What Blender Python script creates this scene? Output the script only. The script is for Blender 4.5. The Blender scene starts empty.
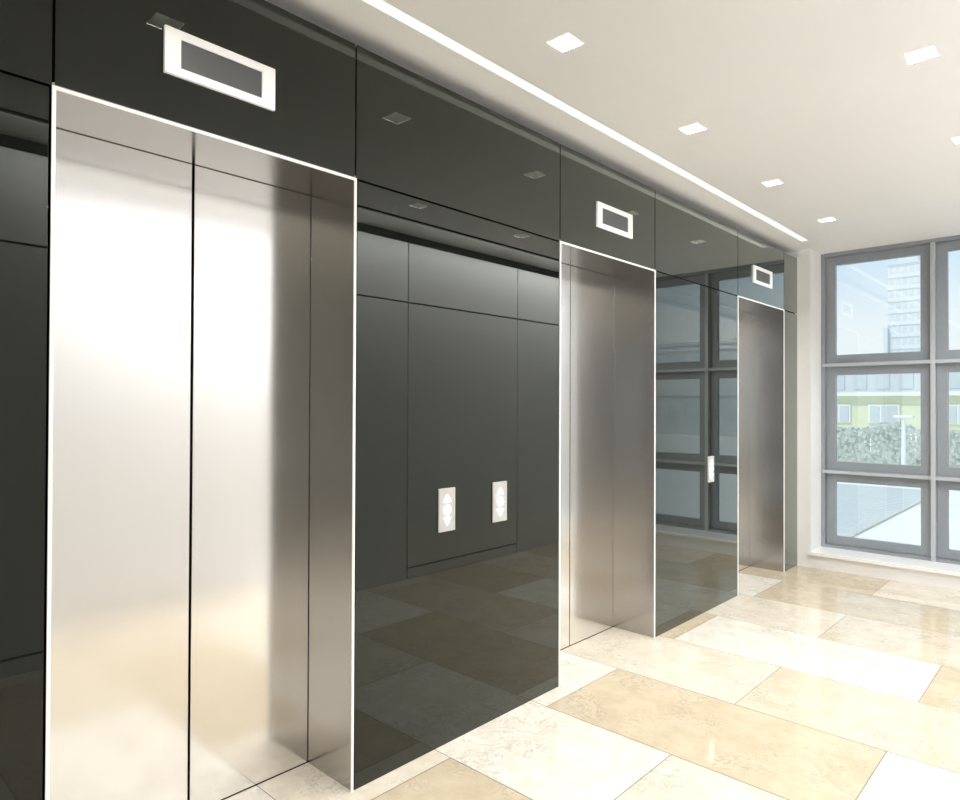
import bpy, bmesh, math, random
from mathutils import Vector, Matrix

S = bpy.context.scene
COL = S.collection
random.seed(4)

# ------------------------------------------------------------------ helpers
def link(o, parent=None):
    COL.objects.link(o)
    if parent is not None:
        o.parent = parent
    return o

class MB:
    """collects boxes / prisms into one mesh"""
    def __init__(self):
        self.bm = bmesh.new()
        self.faces_mat = 0
    def box(self, x0, x1, y0, y1, z0, z1, mat=0):
        bm = self.bm
        v = [bm.verts.new(c) for c in ((x0,y0,z0),(x1,y0,z0),(x1,y1,z0),(x0,y1,z0),
                                       (x0,y0,z1),(x1,y0,z1),(x1,y1,z1),(x0,y1,z1))]
        for idx in ((3,2,1,0),(4,5,6,7),(0,1,5,4),(1,2,6,5),(2,3,7,6),(3,0,4,7)):
            f = bm.faces.new([v[i] for i in idx]); f.material_index = mat
        return self
    def quad(self, pts, mat=0):
        f = self.bm.faces.new([self.bm.verts.new(p) for p in pts]); f.material_index = mat
        return f
    def prism_x(self, pts, x0, x1, mat=0):
        """pts: (y, z) polygon extruded along X"""
        bm = self.bm
        a = [bm.verts.new((x0, y, z)) for y, z in pts]
        b = [bm.verts.new((x1, y, z)) for y, z in pts]
        n = len(pts)
        bm.faces.new(a[::-1]).material_index = mat
        bm.faces.new(b).material_index = mat
        for i in range(n):
            bm.faces.new([a[i], a[(i+1) % n], b[(i+1) % n], b[i]]).material_index = mat
        return self
    def cyl(self, c, r0, r1, h, n=16, mat=0):
        bm = self.bm
        a = [bm.verts.new((c[0]+r0*math.cos(2*math.pi*i/n), c[1]+r0*math.sin(2*math.pi*i/n), c[2])) for i in range(n)]
        b = [bm.verts.new((c[0]+r1*math.cos(2*math.pi*i/n), c[1]+r1*math.sin(2*math.pi*i/n), c[2]+h)) for i in range(n)]
        bm.faces.new(a[::-1]); bm.faces.new(b)
        for i in range(n):
            bm.faces.new([a[i], a[(i+1) % n], b[(i+1) % n], b[i]])
        return self
    def build(self, name, mats, parent=None, bevel=0.0, recalc=True):
        if recalc:
            bmesh.ops.recalc_face_normals(self.bm, faces=self.bm.faces)
        me = bpy.data.meshes.new(name)
        self.bm.to_mesh(me); self.bm.free()
        for m in (mats if isinstance(mats, (list, tuple)) else [mats]):
            me.materials.append(m)
        o = bpy.data.objects.new(name, me)
        link(o, parent)
        if bevel > 0:
            b = o.modifiers.new('bevel', 'BEVEL'); b.width = bevel; b.segments = 2
            b.limit_method = 'ANGLE'
        return o

def empty(name, loc, label=None, cat=None, group=None, kind=None):
    o = bpy.data.objects.new(name, None); o.location = loc
    o.empty_display_size = .1
    link(o)
    return tag(o, label, cat, group, kind)

def tag(o, label=None, cat=None, group=None, kind=None):
    if label: o['label'] = label
    if cat: o['category'] = cat
    if group: o['group'] = group
    if kind: o['kind'] = kind
    return o

def local(o, parent):
    """geometry was written in world space: keep it there below a moved Empty"""
    o.matrix_parent_inverse = Matrix.Translation(-parent.location)
    return o

def copy_tree(o, parent=None):
    c = o.copy(); COL.objects.link(c)
    if parent is not None:
        c.parent = parent
    for ch in list(o.children):
        copy_tree(ch, c)
    return c

# ------------------------------------------------------------------ materials
def mat(name):
    m = bpy.data.materials.new(name); m.use_nodes = True
    nt = m.node_tree; nt.nodes.clear()
    out = nt.nodes.new('ShaderNodeOutputMaterial')
    return m, nt, out

def principled(name, color, rough=.5, metal=0., spec=.5, ior=1.5, coat=0., emit=None, es=0.,
               noise=0., nscale=20., bump=0., bscale=60., stretch=None):
    m, nt, out = mat(name)
    p = nt.nodes.new('ShaderNodeBsdfPrincipled')
    nt.links.new(p.outputs[0], out.inputs[0])
    p.inputs['Base Color'].default_value = (*color, 1)
    p.inputs['Roughness'].default_value = rough
    p.inputs['Metallic'].default_value = metal
    p.inputs['Specular IOR Level'].default_value = spec
    p.inputs['IOR'].default_value = ior
    p.inputs['Coat Weight'].default_value = coat
    if emit:
        p.inputs['Emission Color'].default_value = (*emit, 1)
        p.inputs['Emission Strength'].default_value = es
    tc = nt.nodes.new('ShaderNodeTexCoord')
    src = tc.outputs['Object']
    if stretch:
        mp = nt.nodes.new('ShaderNodeMapping'); mp.inputs['Scale'].default_value = stretch
        nt.links.new(src, mp.inputs[0]); src = mp.outputs[0]
    if noise > 0:
        n = nt.nodes.new('ShaderNodeTexNoise'); n.inputs['Scale'].default_value = nscale
        n.inputs['Detail'].default_value = 4
        nt.links.new(src, n.inputs['Vector'])
        mx = nt.nodes.new('ShaderNodeMix'); mx.data_type = 'RGBA'
        mx.inputs['A'].default_value = (*[c*(1-noise) for c in color], 1)
        mx.inputs['B'].default_value = (*[min(1, c*(1+noise)) for c in color], 1)
        nt.links.new(n.outputs[0], mx.inputs['Factor'])
        nt.links.new(mx.outputs['Result'], p.inputs['Base Color'])
    if bump > 0:
        n = nt.nodes.new('ShaderNodeTexNoise'); n.inputs['Scale'].default_value = bscale
        n.inputs['Detail'].default_value = 3
        nt.links.new(src, n.inputs['Vector'])
        b = nt.nodes.new('ShaderNodeBump'); b.inputs['Strength'].default_value = bump
        b.inputs['Distance'].default_value = .002
        nt.links.new(n.outputs[0], b.inputs['Height'])
        nt.links.new(b.outputs[0], p.inputs['Normal'])
    return m

M = {}
M['clad']   = principled('dark_glass_cladding', (.0085, .0095, .0085), rough=.012, ior=1.60, noise=.15, nscale=3)
def clad():
    m, nt, out = mat('dark_glass_cladding')
    N, L = nt.nodes, nt.links
    d = N.new('ShaderNodeBsdfDiffuse')
    tc = N.new('ShaderNodeTexCoord'); n = N.new('ShaderNodeTexNoise'); n.inputs['Scale'].default_value = 2
    L.new(tc.outputs['Object'], n.inputs['Vector'])
    mx = N.new('ShaderNodeMix'); mx.data_type = 'RGBA'
    mx.inputs['A'].default_value = (.0075, .0085, .0070, 1); mx.inputs['B'].default_value = (.0095, .0105, .0090, 1)
    L.new(n.outputs[0], mx.inputs['Factor']); L.new(mx.outputs['Result'], d.inputs[0])
    g = N.new('ShaderNodeBsdfGlossy'); g.inputs['Roughness'].default_value = .012
    g.inputs['Color'].default_value = (.955, 1, .95, 1)
    fr = N.new('ShaderNodeFresnel'); fr.inputs['IOR'].default_value = 1.6
    ma = N.new('ShaderNodeMath'); ma.operation = 'MULTIPLY_ADD'
    ma.inputs[1].default_value = 2.15; ma.inputs[2].default_value = -.080; ma.use_clamp = True
    L.new(fr.outputs[0], ma.inputs[0])
    sh = N.new('ShaderNodeMixShader')
    L.new(ma.outputs[0], sh.inputs[0]); L.new(d.outputs[0], sh.inputs[1]); L.new(g.outputs[0], sh.inputs[2])
    L.new(sh.outputs[0], out.inputs[0])
    return m
M['clad'] = clad()
M['gap']    = principled('black_gap', (.004, .004, .004), rough=.9, spec=.1, noise=.2)
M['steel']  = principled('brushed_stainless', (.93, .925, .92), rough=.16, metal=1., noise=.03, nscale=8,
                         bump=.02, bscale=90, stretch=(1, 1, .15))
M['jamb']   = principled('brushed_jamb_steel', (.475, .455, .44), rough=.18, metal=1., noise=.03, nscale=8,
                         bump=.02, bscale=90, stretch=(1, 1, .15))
M['trim']   = principled('white_gloss_trim', (.93, .93, .91), rough=.25, coat=.4, noise=.01, emit=(1,1,1), es=.12)  # faint emission lifts the white trim, which is no lamp
M['white']  = principled('white_satin_plastic', (.92, .92, .91), rough=.35, noise=.01, emit=(1,1,1), es=.10)  # slight glow added to the indicator frame white, not a light source
M['screen'] = principled('dark_grey_display', (.075, .078, .08), rough=.5, noise=.3, nscale=260)
M['plate']  = principled('light_grey_plate', (.50, .50, .50), rough=.4, metal=.0, noise=.02, nscale=60)
M['button'] = principled('lit_white_button', (.95, .95, .95), rough=.3, emit=(1, 1, 1), es=4.5, noise=.01)
M['paint']  = principled('white_wall_paint', (.89, .885, .875), rough=.6, noise=.02, nscale=5, bump=.05, bscale=200)
M['ceil']   = principled('ceiling_paint', (.87, .862, .845), rough=.8, spec=.2, noise=.015, nscale=4, bump=.03, bscale=250)
M['oppwall']= principled('white_gloss_wall_panel', (.86, .86, .87), rough=.35, noise=.015, nscale=3)
M['cream']  = principled('glowing_cream_reflector', (.009, .009, .007), rough=1, spec=0, noise=.01, emit=(1, 1, .84), es=.72)  # near-black sides; cream emission paints in the lamplight on them
M['lamp']   = principled('lamp_glass', (.9, .9, .9), rough=.4, emit=(1, 1, .96), es=3.0, noise=.01)
M['slot']   = principled('slot_diffuser', (.9, .9, .85), rough=.5, emit=(1, .985, .88), es=.62, noise=.01)
M['frame']  = principled('grey_window_aluminium', (.275, .30, .325), rough=.35, noise=.03, nscale=30)
M['fin']    = principled('light_grey_aluminium', (.47, .50, .53), rough=.35, noise=.03, nscale=30)
M['sill']   = principled('white_marble_sill', (.95, .945, .93), rough=.2, noise=.03, nscale=25)

def glass():
    m, nt, out = mat('window_glass')
    t = nt.nodes.new('ShaderNodeBsdfTransparent'); t.inputs[0].default_value = (.93, .965, .955, 1)
    g = nt.nodes.new('ShaderNodeBsdfGlossy'); g.inputs['Roughness'].default_value = 0
    g.inputs['Color'].default_value = (1, 1, 1, 1)
    fr = nt.nodes.new('ShaderNodeFresnel'); fr.inputs['IOR'].default_value = 2.05
    mx = nt.nodes.new('ShaderNodeMixShader')
    nt.links.new(fr.outputs[0], mx.inputs[0]); nt.links.new(t.outputs[0], mx.inputs[1])
    nt.links.new(g.outputs[0], mx.inputs[2]); nt.links.new(mx.outputs[0], out.inputs[0])
    return m
M['glass'] = glass()

def stone():
    m, nt, out = mat('limestone_tiles')
    N, L = nt.nodes, nt.links
    p = N.new('ShaderNodeBsdfPrincipled'); L.new(p.outputs[0], out.inputs[0])
    p.inputs['Roughness'].default_value = .07
    p.inputs['IOR'].default_value = 1.42
    at = N.new('ShaderNodeAttribute'); at.attribute_name = 'tile'
    ofs = N.new('ShaderNodeAttribute'); ofs.attribute_name = 'shift'
    tc = N.new('ShaderNodeTexCoord')
    ad = N.new('ShaderNodeVectorMath'); ad.operation = 'ADD'
    L.new(tc.outputs['Object'], ad.inputs[0]); L.new(ofs.outputs['Color'], ad.inputs[1])
    # soft mottling
    n1 = N.new('ShaderNodeTexNoise'); n1.inputs['Scale'].default_value = 9; n1.inputs['Detail'].default_value = 6
    n1.inputs['Roughness'].default_value = .65
    L.new(ad.outputs[0], n1.inputs['Vector'])
    r1 = N.new('ShaderNodeValToRGB')
    r1.color_ramp.elements[0].position = .3; r1.color_ramp.elements[0].color = (.86, .83, .78, 1)
    r1.color_ramp.elements[1].position = .68; r1.color_ramp.elements[1].color = (1.05, 1.05, 1.05, 1)
    L.new(n1.outputs[0], r1.inputs[0])
    mu = N.new('ShaderNodeMix'); mu.data_type = 'RGBA'; mu.blend_type = 'MULTIPLY'
    mu.inputs['Factor'].default_value = 1
    L.new(at.outputs['Color'], mu.inputs['A']); L.new(r1.outputs[0], mu.inputs['B'])
    # thin wandering veins, only inside patches
    n2 = N.new('ShaderNodeTexNoise'); n2.inputs['Scale'].default_value = 7; n2.inputs['Detail'].default_value = 8
    n2.inputs['Roughness'].default_value = .7; n2.inputs['Distortion'].default_value = .9
    L.new(ad.outputs[0], n2.inputs['Vector'])
    v = N.new('ShaderNodeValToRGB')
    e = v.color_ramp.elements
    e[0].position = .482; e[0].color = (0, 0, 0, 1)
    e[1].position = .518; e[1].color = (0, 0, 0, 1)
    mid = e.new(.5); mid.color = (1, 1, 1, 1)
    L.new(n2.outputs[0], v.inputs[0])
    n3 = N.new('ShaderNodeTexNoise'); n3.inputs['Scale'].default_value = 4.5; n3.inputs['Detail'].default_value = 3
    L.new(ad.outputs[0], n3.inputs['Vector'])
    r3 = N.new('ShaderNodeValToRGB')
    r3.color_ramp.elements[0].position = .44; r3.color_ramp.elements[1].position = .62
    L.new(n3.outputs[0], r3.inputs[0])
    # small fossil specks
    n4 = N.new('ShaderNodeTexNoise'); n4.inputs['Scale'].default_value = 55; n4.inputs['Detail'].default_value = 4
    L.new(ad.outputs[0], n4.inputs['Vector'])
    r4 = N.new('ShaderNodeValToRGB')
    r4.color_ramp.elements[0].position = .57; r4.color_ramp.elements[1].position = .66
    L.new(n4.outputs[0], r4.inputs[0])
    mx = N.new('ShaderNodeMath'); mx.operation = 'MAXIMUM'
    L.new(v.outputs[0], mx.inputs[0])
    sc = N.new('ShaderNodeMath'); sc.operation = 'MULTIPLY'; sc.inputs[1].default_value = .6
    L.new(r4.outputs[0], sc.inputs[0]); L.new(sc.outputs[0], mx.inputs[1])
    ml = N.new('ShaderNodeMath'); ml.operation = 'MULTIPLY'
    L.new(mx.outputs[0], ml.inputs[0]); L.new(r3.outputs[0], ml.inputs[1])
    m2 = N.new('ShaderNodeMath'); m2.operation = 'MULTIPLY'; m2.inputs[1].default_value = .68
    L.new(ml.outputs[0], m2.inputs[0])
    fin = N.new('ShaderNodeMix'); fin.data_type = 'RGBA'
    L.new(m2.outputs[0], fin.inputs['Factor'])
    L.new(mu.outputs['Result'], fin.inputs['A']); fin.inputs['B'].default_value = (.30, .25, .20, 1)
    L.new(fin.outputs['Result'], p.inputs['Base Color'])
    return m
M['stone'] = stone()
M['grout'] = principled('tile_joint', (.20, .17, .13), rough=.8, noise=.1)

# ------------------------------------------------------------------ dimensions
HC = 2.89          # ceiling
CT = 2.824         # top edge of the cladding, a little below the ceiling
HD = 2.3075        # door head
W  = 2.20          # opposite wall
YE = 6.504         # end wall face
YW = 6.814         # plane of the window frames
YB = -3.2          # back of the lobby
XR = 5.2           # far right of the lobby behind the camera
OP = [(.532, 1.530), (2.833, 3.839), (5.141, 6.155)]   # lift openings
REC = .30

# ------------------------------------------------------------------ floor
WHT = (.80, .77, .70); CRM = (.72, .67, .575); BGE = (.66, .59, .475); TAN = (.60, .52, .39)
rows = {  # row start Y -> list of (x0, x1, colour)
    5.855: [(-.56, .745, TAN), (.745, 2.045, CRM), (2.045, 3.4, BGE)],
    5.205: [(-1.2, .095, WHT), (.095, 1.395, TAN), (1.395, 2.695, TAN)],
    4.555: [(-.56, .745, CRM), (.745, 2.045, BGE), (2.045, 2.7, CRM)],
    3.905: [(-1.2, .095, TAN), (.095, 1.395, WHT), (1.395, 2.695, TAN)],
    3.255: [(-.56, .745, CRM), (.745, 2.045, BGE), (2.045, 2.7, CRM)],
    2.605: [(-1.2, .095, WHT), (.095, 1.395, TAN), (1.395, 2.695, WHT)],
    1.955: [(-.56, .745, WHT), (.745, 2.045, CRM), (2.045, 2.7, BGE)],
    1.305: [(-1.2, .095, CRM), (.095, 1.395, TAN), (1.395, 2.695, BGE)],
    0.655: [(-.56, .745, WHT), (.745, 2.045, BGE), (2.045, 2.7, WHT)],
    0.005: [(-1.2, .095, CRM), (.095, 1.395, WHT), (1.395, 2.695, CRM)],
}
bm = bmesh.new()
ca = bm.loops.layers.float_color.new('tile'); cs = bm.loops.layers.float_color.new('shift')
def tile(x0, x1, y0, y1, c):
    g = .0019
    x0, x1 = max(x0, -.36), min(x1, XR); y1 = min(y1, YE + .01)
    if x1 - x0 < .02 or y1 - y0 < .02: return
    f = bm.faces.new([bm.verts.new(p) for p in ((x0+g, y0+g, 0), (x1-g, y0+g, 0), (x1-g, y1-g, 0), (x0+g, y1-g, 0))])
    k = random.uniform(.98, 1.02); s = (random.uniform(0, 40), random.uniform(0, 40), random.uniform(0, 40), 1)
    for l in f.loops:
        l[ca] = (c[0]*k, c[1]*k, c[2]*k, 1); l[cs] = s
for y0, lst in rows.items():
    for x0, x1, c in lst: tile(x0, x1, y0, y0+.65, c)
    x = max(l[1] for l in lst)
    if y0 < .7:
        while x < XR:
            tile(x, x+1.3, y0, y0+.65, random.choice([WHT, CRM, BGE, TAN])); x += 1.3
y = .005 - .65; k = 0
while y > YB - .65:
    x = -.56 if k % 2 == 0 else -1.205
    while x < XR:
        tile(x, x+1.3, max(y, YB), y+.65, random.choice([WHT, CRM, BGE, TAN])); x += 1.3
    y -= .65; k += 1
gf = bm.faces.new([bm.verts.new(p) for p in ((-.5, YB-.1, -.0015), (XR+.1, YB-.1, -.0015), (XR+.1, YE+.3, -.0015), (-.5, YE+.3, -.0015))])
gf.material_index = 1
me = bpy.data.meshes.new('floor'); bm.to_mesh(me); bm.free()
me.materials.append(M['stone']); me.materials.append(M['grout'])
fl = link(bpy.data.objects.new('floor', me))
tag(fl, 'polished limestone floor of long cream and tan tiles', 'floor', kind='structure')

# ------------------------------------------------------------------ left wall: dark glass cladding on a backing
wl = empty('wall_left', (0, 0, 0), 'dark glossy glass-clad wall with the three lift openings', 'wall', kind='structure')
b = MB()
ys = [YB]
for a, c in OP: ys += [a, c]
ys += [YE]
T = .02
for i in range(0, len(ys), 2):
    b.box(-.62, -T, ys[i]+(0 if i == 0 else .004), ys[i+1]-(.004 if i < len(ys)-2 else 0), -.02, CT-.01)
for a, c in OP:
    b.box(-.62, -T, a-.004, c+.004, HD+.02, CT-.01)
    b.box(-.62, -.44, a-.004, c+.004, -.02, HD+.02)
b.build('wall_backing', M['gap'], wl)
MB().box(-.62, -.15, YB, YE, CT-.01, HC+.2).build('upper_wall', M['paint'], wl)
G = .0035
def panel(y0, y1, z0, z1):
    MB().box(-T, 0, y0+G, y1-G, z0+G, z1-G).build('glass_panel', M['clad'], wl, bevel=.001)
ZT = CT
panel(YB, -.77, 0, HD); panel(YB, -.77, HD, ZT)
panel(-.77, .532-.006, 0, HD)
panel(-.77, .532, HD, ZT)
for i, (a, c) in enumerate(OP):
    panel(a, c, HD+.004, ZT)
    nxt = OP[i+1][0] if i < 2 else YE
    panel(c+.006, nxt-(.003 if i < 2 else -.003), -.003, HD)
    panel(c, nxt+(0 if i < 2 else .003), HD, ZT)

# ------------------------------------------------------------------ lift doors
door_labels = ['nearest lift doorway, its steel doors glaring white in the light',
               'middle lift doorway with white edge trim between two dark panels',
               'farthest lift doorway, narrow in view beside the white end pier']
for i, (a, c) in enumerate(OP):
    d = empty('door_%d' % (i+1), (-REC, (a+c)/2, 0), door_labels[i], 'lift door', kind='structure')
    mid = (a+c)/2 + .015
    def part(mb, name, m, bev=0):
        o = mb.build(name, m, d, bevel=bev); local(o, d); return o
    for y0, y1 in ((a+.002, mid-.004), (mid+.004, c-.002)):
        part(MB().box(-REC-.03, -REC, y0, y1, .004, HD-.0012), 'door_leaf', M['steel'], .002)
    part(MB().box(-REC-.06, -REC-.035, a, c, 0, HD), 'shaft_cover', M['gap'])
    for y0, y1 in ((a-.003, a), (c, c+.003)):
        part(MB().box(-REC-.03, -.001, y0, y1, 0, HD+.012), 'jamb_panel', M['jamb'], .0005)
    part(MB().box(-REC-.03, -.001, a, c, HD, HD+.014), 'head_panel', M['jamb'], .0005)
    tw = .0095 if i == 0 else .0085
    t = MB()
    t.prism_x([(a-tw*.35, .0), (a+tw*.65, .0), (a+tw*.65, HD-tw*.65), (c-tw*.65, HD-tw*.65), (c-tw*.65, 0), (c+tw*.35, 0),
               (c+tw*.35, HD+tw*.35), (a-tw*.35, HD+tw*.35)], -.001, .004)
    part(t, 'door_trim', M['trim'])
    part(MB().box(-REC-.03, -REC+.0005, a, c, -.001, .001), 'floor_track', M['gap'])

# ------------------------------------------------------------------ floor indicators over the doors
ind_txt = ['white framed floor indicator with blank grey screen above the nearest lift',
           'white framed floor indicator with blank grey screen above the middle lift',
           'small far floor indicator with pale frame above the farthest lift']
def make_indicator(w):
    r = empty('floor_indicator', (0, 0, 0))
    hw, hh = w/2, .0705
    iw, ih = w/2-.048, .0445
    fr = MB()
    fr.box(.0005, .012, -hw, hw, ih, hh); fr.box(.0005, .012, -hw, hw, -hh, -ih)
    fr.box(.0005, .012, -hw, -iw, -ih, ih); fr.box(.0005, .012, iw, hw, -ih, ih)
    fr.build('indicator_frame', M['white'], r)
    MB().box(.0005, .007, -iw, iw, -ih, ih).build('display', M['screen'], r)
    return r
for i, (yc, w) in enumerate(((1.003, .366), (3.3575, .377), (5.639, .408))):
    r = make_indicator(w); r.location = (0, yc, 2.5235)
    tag(r, ind_txt[i], 'indicator', 'floor indicators above the lift doors')

# ------------------------------------------------------------------ call plates
def make_plate():
    r = empty('call_plate', (0, 0, 0))
    MB().box(.0005, .008, -.0485, .0485, -.0925, .0925).build('faceplate', M['plate'], r, bevel=.0012)
    MB().prism_x([(-.021, .034), (.021, .034), (0, .066)], .008, .0105).build('up_arrow', M['button'], r)
    MB().prism_x([(.020*math.cos(t*math.pi/12), .020*math.sin(t*math.pi/12)) for t in range(24)], .008, .0105).build('round_button', M['button'], r)
    MB().prism_x([(-.021, -.034), (0, -.066), (.021, -.034)], .008, .0105).build('down_arrow', M['button'], r)
    return r
pl = make_plate()
for i, (yc, txt) in enumerate(((2.015, 'call plate with lit arrows nearer the first lift, left of the neighbouring pair'),
                               (2.359, 'call plate with lit arrows, right one of the neighbouring pair'),
                               (4.650, 'lone call plate with lit arrows beside the farthest lift'))):
    r = pl if i == 0 else copy_tree(pl)
    r.location = (0, yc, 1.005)
    tag(r, txt, 'call button', 'lift call plates on the dark wall')

# ------------------------------------------------------------------ ceiling with openings
DL = []
for Y in (-1.24, -.10, 1.03, 2.161, 3.275, 4.415, 5.565): DL.append((.516, Y))
for Y in (-1.24, -.10, 2.085, 3.22, 4.375, 5.53): DL.append((1.531, Y))
for Y in (-1.18, -.10): DL.append((3.2, Y)); 
HS = .051
SL = (.147, .200, -2.6, 6.157)
holes = [(x-HS, x+HS, y-HS, y+HS) for x, y in DL] + [SL]
GX = (1.83, 1.895)
holes.append((GX[0], GX[1], .72, 6.28))
xs = sorted({-.2, XR+.1} | {h[0] for h in holes} | {h[1] for h in holes})
yy = sorted({YB-.1, YE+.40} | {h[2] for h in holes} | {h[3] for h in holes})
b = MB()
for i in range(len(xs)-1):
    j = 0
    while j < len(yy)-1:
        cx = (xs[i]+xs[i+1])/2
        inside = lambda q: any(h[0] < cx < h[1] and h[2] < (yy[q]+yy[q+1])/2 < h[3] for h in holes)
        if inside(j): j += 1; continue
        k = j
        while k+1 < len(yy)-1 and not inside(k+1): k += 1
        b.box(xs[i], xs[i+1], yy[j], yy[k+1], HC, HC+.008); j = k+1
tag(b.build('ceiling', M['ceil']), 'smooth off-white plaster ceiling over the lift lobby', 'ceiling', kind='structure')
# roof slab above keeps the sky out
tag(MB().box(-.7, XR+.2, YB-.2, YE+.5, HC+.14, HC+.3).build('ceiling_slab', M['paint']), 'slab above the plaster ceiling', 'ceiling', kind='structure')
# unlit shadow groove along the opposite wall
tag(MB().box(GX[0]-.005, GX[1]+.005, .69, 6.31, HC+.03, HC+.04).build('trim_1', M['gap']), 'dark slot in the ceiling by the right wall', 'trim', kind='structure')

def make_downlight():
    r = empty('recessed_downlight', (0, 0, 0))
    b = MB(); o, n, d = HS, .026, .05
    O = [(-o, -o, .0), (o, -o, .0), (o, o, .0), (-o, o, .0)]; I = [(-n, -n, d), (n, -n, d), (n, n, d), (-n, n, d)]
    for i in range(4):
        j = (i+1) % 4
        b.quad([O[i], O[j], I[j], I[i]])
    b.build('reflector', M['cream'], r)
    MB().box(-n, n, -n, n, d, d+.01).build('lamp', M['lamp'], r)
    return r
dtxt = {(.516, 2.161): 'square recessed downlight nearest in view, on the row by the lifts',
        (.516, 3.275): 'square recessed downlight, second of the lift-side row from the camera',
        (.516, 4.415): 'square recessed downlight, third of the lift-side row from the camera',
        (.516, 5.565): 'square recessed downlight of the lift-side row closest to the windows',
        (1.531, 3.22): 'square recessed downlight at upper right, away from the lifts',
        (1.531, 4.375): 'square recessed downlight half cut by the right edge of the photo',
        (.516, 1.03): 'square recessed downlight above the photo frame, mirrored over the nearest lift'}
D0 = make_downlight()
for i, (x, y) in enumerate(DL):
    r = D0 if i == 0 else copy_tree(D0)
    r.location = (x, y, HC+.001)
    t = dtxt.get((x, y), 'square recessed downlight outside the photo')
    tag(r, t, 'downlight', 'recessed ceiling downlights' if (x, y) in dtxt else 'downlights outside the photo')
    if True:
        L = bpy.data.lights.new('downlight_lamp', 'AREA'); L.shape = 'SQUARE'; L.size = .05
        L.color = (1, .985, .955); L.energy = 9 if y < .6 else (11 if x > 1 else 6)
        lo = bpy.data.objects.new('downlight_lamp', L); link(lo)
        lo.location = (x, y, HC+.047)
# added lamp below the slot, tilted out of reflections, brightens the opposite wall
L = bpy.data.lights.new('added_wall_lamp', 'AREA'); L.shape = 'RECTANGLE'; L.size = .035; L.size_y = 5.5
L.color = (1, .985, .965); L.energy = 76
lo = bpy.data.objects.new('added_wall_lamp', L); link(lo)
lo.location = ((GX[0]+GX[1])/2, 3.5, HC-.011)
lo.rotation_euler = (0, math.radians(-20), 0)

sl = empty('linear_ceiling_light', ((SL[0]+SL[1])/2, (SL[2]+SL[3])/2, HC), 'long narrow recessed light slot running along the ceiling beside the lifts', 'ceiling light')
b = MB()
x0, x1, y0, y1 = SL
b.quad([(x0, y0, HC), (x0, y1, HC), (x0, y1, HC+.02), (x0, y0, HC+.02)])
b.quad([(x1, y0, HC), (x1, y1, HC), (x1, y1, HC+.02), (x1, y0, HC+.02)])
b.quad([(x0, y1, HC), (x1, y1, HC), (x1, y1, HC+.02), (x0, y1, HC+.02)])
b.quad([(x0, y0, HC), (x1, y0, HC), (x1, y0, HC+.02), (x0, y0, HC+.02)])
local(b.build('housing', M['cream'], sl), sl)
local(MB().box(x0, x1, y0, y1, HC+.003, HC+.025).build('diffuser', M['slot'], sl), sl)

# ------------------------------------------------------------------ opposite wall: white gloss panels with dark joints
wr = empty('wall_right', (W, 0, 0), 'white panelled wall facing the lifts, seen mirrored in them', 'wall', kind='structure')
YR = .66
local(MB().box(W+.02, W+.25, YR+.02, YE+.43, -.02, HC+.14).build('wall_backing', M['gap'], wr), wr)
def opanel(y0, y1, z0, z1, g=.007):
    local(MB().box(W, W+.02, y0+g, y1-g, z0+g, z1-g).build('wall_panel', M['oppwall'], wr), wr)
vs = [YR-.005, .84, 2.27, 3.70, 5.13, YE+.01]
for i in range(len(vs)-1):
    has = i in (1, 3)
    opanel(vs[i], vs[i+1], (.09 if has else -.005), HD+.01)
    if has: opanel(vs[i], vs[i+1], -.005, .09)
    opanel(vs[i], vs[i+1], HD+.01, CT)
tag(MB().box(W+.0, XR+.2, YR-.02, YR+.0, -.02, HC+.14).build('wall_return', M['paint']), 'white wall returning behind the camera side', 'wall', kind='structure')
tag(MB().box(XR, XR+.2, YB, YR, -.02, HC+.14).build('wall_lobby', M['paint']), 'white side wall of the lobby', 'wall', kind='structure')
# back wall with an added, unseen window that lets sky light in
b = MB()
b.box(-.02, .4, YB-.2, YB, -.02, HC+.14); b.box(XR-.4, XR+.2, YB-.2, YB, -.02, HC+.14)
b.box(.4, XR-.4, YB-.2, YB, -.02, .25); b.box(.4, XR-.4, YB-.2, YB, 2.7, HC+.14)
tag(b.build('wall_back', M['paint']), 'white wall behind the camera with the added window opening', 'wall', kind='structure')
wb = empty('added_window', (XR/2, YB-.1, .25), 'wide unseen window added behind the camera to let sky light in', 'window', kind='structure')
b = MB()
n = 4; wx0, wx1 = .4, XR-.4
for k in range(n+1):
    xx = wx0+(wx1-wx0)*k/n; b.box(xx-.04, xx+.04, YB-.13, YB-.07, .25, 2.7)
b.box(wx0, wx1, YB-.128, YB-.072, .25, .33); b.box(wx0, wx1, YB-.128, YB-.072, 2.62, 2.7)
local(b.build('window_frame', M['frame'], wb), wb)
local(MB().box(wx0, wx1, YB-.103, YB-.097, .25, 2.7).build('pane', M['glass'], wb), wb)

# ------------------------------------------------------------------ end wall with windows
XL, XM = .135, 2.12      # glazed width
b = MB()
b.box(-.3, .115, YE, YW+.12, -.02, HC+.14)
b.box(XM+.02, W+.1, YE, YW+.12, -.02, HC+.14)
b.box(.115, XM+.02, YE, YW+.12, -.02, .118)
tag(b.build('wall_far', M['paint']), 'white end wall with pier and low upstand under the windows', 'wall', kind='structure')
tag(MB().box(.105, XM+.03, YE-.03, YW+.05, .118, .146).build('trim_2', M['sill'], bevel=.002), 'white stone window sill at the end of the lobby', 'sill', kind='structure')

wd = empty('window_1', (1.05, YW, .146), 'grey aluminium window wall of six panes looking outside', 'window', kind='structure')
def wp(mb, name, m, parent=None, bev=0):
    o = mb.build(name, m, parent or wd, bevel=bev)
    if parent is None: local(o, wd)
    return o
zb, z1, z2, zt = .146, .852, 1.845, HC
fw = .034
xm = [.115, 1.001, XM+.02]
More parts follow.
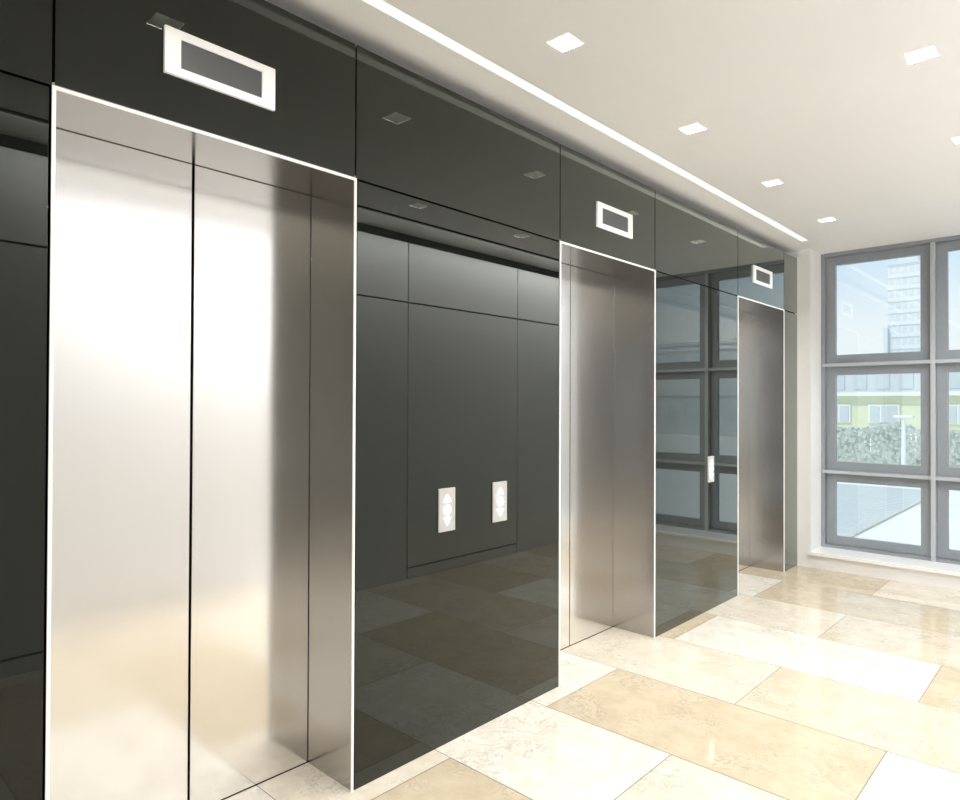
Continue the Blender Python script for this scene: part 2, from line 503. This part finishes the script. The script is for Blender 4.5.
# outer rails, posts and slim fins
b = MB()
b.box(.115, .148, YW-.005, YW+.06, zb, zt); b.box(XM-.045, XM+.02, YW-.005, YW+.06, zb, zt)
wp(b, 'side_frame', M['frame'])
wp(MB().box(.148, XM-.045, YW-.02, YW+.06, zt-.03, zt), 'head_rail', M['frame'])
wp(MB().box(.148, XM-.045, YW-.005, YW+.06, zb, zb+.025), 'bottom_rail', M['frame'])
wp(MB().box(xm[1]-fw/2, xm[1]+fw/2, YW-.02, YW+.06, zb, zt-.03), 'mullion', M['fin'])
for z in (z1, z2):
    b = MB(); b.box(.13, xm[1]-fw/2, YW-.019, YW+.06, z-.014, z+.014); b.box(xm[1]+fw/2, XM-.04, YW-.019, YW+.06, z-.014, z+.014)
    wp(b, 'transom', M['fin'])
bays = [(.151, xm[1]-fw/2-.003), (xm[1]+fw/2+.003, XM-.048)]
lv = [(zb+.028, z1-.016), (z1+.016, z2-.016), (z2+.016, zt-.033)]
for x0, x1 in bays:
    for zz0, zz1 in lv:
        s = .078
        b = MB(); ya, yb = YW+.035, YW+.08
        b.box(x0, x1, ya, yb, zz1-s, zz1); b.box(x0, x1, ya, yb, zz0, zz0+s)
        b.box(x0, x0+s, ya, yb, zz0+s, zz1-s); b.box(x1-s, x1, ya, yb, zz0+s, zz1-s)
        fo = wp(b, 'sash', M['frame'])
        g = MB().quad([(x0+s, ya+.02, zz0+s), (x1-s, ya+.02, zz0+s), (x1-s, ya+.02, zz1-s), (x0+s, ya+.02, zz1-s)])
        gm = MB()
        gm.quad([(x0+s-.005, ya+.02, zz0+s-.005), (x1-s+.005, ya+.02, zz0+s-.005), (x1-s+.005, ya+.02, zz1-s+.005), (x0+s-.005, ya+.02, zz1-s+.005)])
        wp(gm, 'pane', M['glass'], fo)

# ------------------------------------------------------------------ outside, distance haze put into the pale colours
ZG = -.6
M['pave'] = principled('pale_paving', (.95, .90, .82), rough=.9, noise=.06, nscale=.5, stretch=(.3, 3, 1))
M['deck'] = principled('weathered_pale_deck', (.70, .70, .66), rough=.8, noise=.05, nscale=2)
M['lime'] = principled('pale_lime_cladding', (.70, .725, .53), rough=.7, noise=.05, nscale=1)
M['palebld'] = principled('pale_grey_facade', (.66, .68, .70), rough=.8, noise=.06, nscale=.6)
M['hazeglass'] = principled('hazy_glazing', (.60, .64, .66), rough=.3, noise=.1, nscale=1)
M['tower'] = principled('hazy_tower', (.78, .80, .80), rough=.8, noise=.03, nscale=.2)  # distance haze painted into the tower colours
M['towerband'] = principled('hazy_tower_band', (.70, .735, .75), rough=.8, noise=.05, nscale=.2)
M['post'] = principled('white_painted_post', (.85, .86, .85), rough=.5, noise=.02)
M['leaf'] = principled('hazed_hedge_leaves', (.60, .635, .58), rough=1, spec=.1, noise=.05, nscale=6)  # green greyed and lightened to paint haze over the hedge
gnd = MB().box(-120, 120, YW+.12, 200, ZG-.2, ZG).build('ground', M['pave'])
tag(gnd, 'pale sunlit paving outside the windows', 'ground', kind='structure')

def building(name, loc, w, dep, h, label, base_mat, wall_m, glass_m, floors, cols, lime=False):
    r = empty(name, loc, label, 'building')
    MB().box(-w/2, w/2, 0, dep, 0, h).build('facade', wall_m, r)
    fh = h/floors
    for k in range(floors):
        b = MB()
        for c in range(cols):
            cw = w/cols
            xx = -w/2+cw*c
            b.box(xx+cw*.18, xx+cw*.82, -.06, .02, fh*k+fh*.3, fh*k+fh*.8)
        b.build('window_band', glass_m, r)
        MB().box(-w/2-.12, w/2+.12, -.15, .05, fh*(k+1)-.12*fh, fh*(k+1)-.05*fh).build('floor_slab_edge', base_mat, r)
    MB().box(-w/2-.15, w/2+.15, -.15, dep+.1, h, h+.25).build('roof_edge', base_mat, r)
    return r
# low building with lime ground floor
bl = empty('low_building', (-8.3, 37, ZG), 'low pale grey building with a lime green lower storey and white framed windows', 'building')
MB().box(-4.0, 12, 0, 9, 2.7, 4.3).build('upper_facade', M['palebld'], bl)
MB().box(-3.6, 12, .25, 9, 0, 2.7).build('lime_facade', M['lime'], bl)
for k in range(16):
    MB().box(-3.7+k*.98, -3.1+k*.98, -.04, .03, 2.95, 4.05).build('upper_window', M['hazeglass'], bl)
MB().box(-4.1, 12.1, -.1, 9.1, 2.62, 2.8).build('cornice', M['post'], bl)
for xx in (-1.15, .05, 1.9, 5.0, 8.4):
    f = MB().box(xx-.08, xx+(.98 if xx < 1 else 1.25), .16, .27, 1.3, 2.2).build('shop_window', M['post'], bl)
    MB().box(xx, xx+.40, .12, .17, 1.36, 2.14).box(xx+.50, xx+(.9 if xx < 1 else 1.15), .12, .17, 1.36, 2.14).build('shop_pane', M['hazeglass'], f)
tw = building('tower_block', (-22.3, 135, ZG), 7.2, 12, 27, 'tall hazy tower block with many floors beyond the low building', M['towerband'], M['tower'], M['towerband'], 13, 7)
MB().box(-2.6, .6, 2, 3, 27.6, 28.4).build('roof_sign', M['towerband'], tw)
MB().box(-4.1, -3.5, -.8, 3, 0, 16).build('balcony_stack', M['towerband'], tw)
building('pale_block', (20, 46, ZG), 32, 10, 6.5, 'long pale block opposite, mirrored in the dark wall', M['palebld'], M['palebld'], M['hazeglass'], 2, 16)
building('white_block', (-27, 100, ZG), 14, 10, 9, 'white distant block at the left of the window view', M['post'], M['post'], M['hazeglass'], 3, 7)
# hedge
hb = bmesh.new()
rnd = random.Random(3)
for k in range(26000):
    cx = rnd.uniform(-11.5, 6); cy = rnd.uniform(22.95, 24.2)
    hz = 1.42 + .12*math.sin(cx*1.7) + .08*math.sin(cx*4.1)
    cz = rnd.uniform(0, 1)**.85*hz
    s = rnd.uniform(.025, .055)
    m3 = Matrix.Rotation(rnd.uniform(-.7, .7), 3, 'Z') @ Matrix.Rotation(rnd.uniform(-.6, .6), 3, 'X')
    vv = [hb.verts.new(Vector((cx, cy, cz)) + m3 @ Vector(q)) for q in ((-s, 0, -s*.5), (0, 0, -s), (s, 0, -s*.5), (s*.6, 0, s*.6), (0, 0, s), (-s*.6, 0, s*.6))]
    hb.faces.new(vv)
def hbox(x0, x1, y0, y1, z1):
    v = [hb.verts.new(c) for c in ((x0,y0,0),(x1,y0,0),(x1,y1,0),(x0,y1,0),(x0,y0,z1),(x1,y0,z1),(x1,y1,z1),(x0,y1,z1))]
    for idx in ((4,5,6,7),(0,1,5,4),(1,2,6,5),(2,3,7,6),(3,0,4,7)): hb.faces.new([v[i] for i in idx])
for k in range(35): hbox(-11.4+.5*k, -10.9+.5*k, 23.12, 24.1, 1.30+.12*math.sin((-11.1+.5*k)*1.7))
me = bpy.data.meshes.new('hedge'); hb.to_mesh(me); hb.free(); me.materials.append(M['leaf'])
hd = link(bpy.data.objects.new('hedge', me)); hd.location = (0, 0, ZG)
tag(hd, 'pale green clipped hedge in front of the lime green storey', 'hedge')
# street lamp
lp = empty('street_lamp', (-2.1, 22, ZG), 'white street lamp with a short flat head in front of the hedge', 'street lamp')
MB().cyl((0, 0, 0), .07, .05, 1.75, 12).build('pole', M['post'], lp)
MB().box(-.25, .25, -.1, .1, 1.75, 1.84).build('lamp_head', M['post'], lp, bevel=.03)
# slatted deck on the paving, seen through the lowest panes
dk = empty('slatted_deck', (-1.6, 9.6, ZG), 'low pale grey slatted deck on the paving just outside the windows', 'deck')
b = MB()
for k in range(38):
    b.box(-2.9, .75, k*.26, k*.26+.22, .02, .04)
b.build('deck_board', M['deck'], dk)
b = MB()
for xx in (-2.7, -1.6, -.5, .6): b.box(xx-.05, xx+.05, 0, 9.84, 0, .02)
b.build('deck_joist', M['hazeglass'], dk)

# ------------------------------------------------------------------ sky
w = bpy.data.worlds.new('World'); S.world = w; w.use_nodes = True
nt = w.node_tree; nt.nodes.clear()
out = nt.nodes.new('ShaderNodeOutputWorld'); bg = nt.nodes.new('ShaderNodeBackground')
tc = nt.nodes.new('ShaderNodeTexCoord'); sx = nt.nodes.new('ShaderNodeSeparateXYZ')
rp = nt.nodes.new('ShaderNodeValToRGB')
el = rp.color_ramp.elements
el[0].position = 0.0; el[0].color = (.74, .77, .77, 1)
el[1].position = .6; el[1].color = (.34, .50, .68, 1)
e2 = el.new(.09); e2.color = (.72, .77, .80, 1)
e3 = el.new(.20); e3.color = (.47, .61, .745, 1)
nt.links.new(tc.outputs['Generated'], sx.inputs[0]); nt.links.new(sx.outputs[2], rp.inputs[0])
nt.links.new(rp.outputs[0], bg.inputs[0]); bg.inputs[1].default_value = 1.12
nt.links.new(bg.outputs[0], out.inputs[0])
sun = bpy.data.lights.new('sun', 'SUN'); sun.energy = 1.7; sun.angle = .05; sun.color = (1, .97, .92)
so = link(bpy.data.objects.new('sun', sun)); so.rotation_euler = (math.radians(38), 0, math.radians(-25)); so.location = (0, 30, 30)

# ------------------------------------------------------------------ camera
F, YAW, PT, RO = 671.28, .7505, .0091, .0038
cam = bpy.data.cameras.new('camera'); co = link(bpy.data.objects.new('camera', cam))
cam.sensor_fit = 'HORIZONTAL'; cam.sensor_width = 36; cam.lens = F/960*36; cam.clip_start = .02; cam.clip_end = 500
fwd = Vector((-math.sin(YAW)*math.cos(PT), math.cos(YAW)*math.cos(PT), math.sin(PT)))
r = Vector((math.cos(YAW), math.sin(YAW), 0)); u = r.cross(fwd)
r2 = r*math.cos(RO)+u*math.sin(RO); u2 = -r*math.sin(RO)+u*math.cos(RO)
mt = Matrix((r2, u2, -fwd)).transposed().to_4x4(); mt.translation = Vector((2.0761, 0, 1.45))
co.matrix_world = mt
S.camera = co

S.view_settings.view_transform = 'Standard'
S.view_settings.look = 'None'
S.view_settings.exposure = .32
S.cycles.use_denoising = True
S.cycles.max_bounces = 12; S.cycles.diffuse_bounces = 5; S.cycles.glossy_bounces = 8
S.cycles.transparent_max_bounces = 12
S.cycles.sample_clamp_indirect = 6
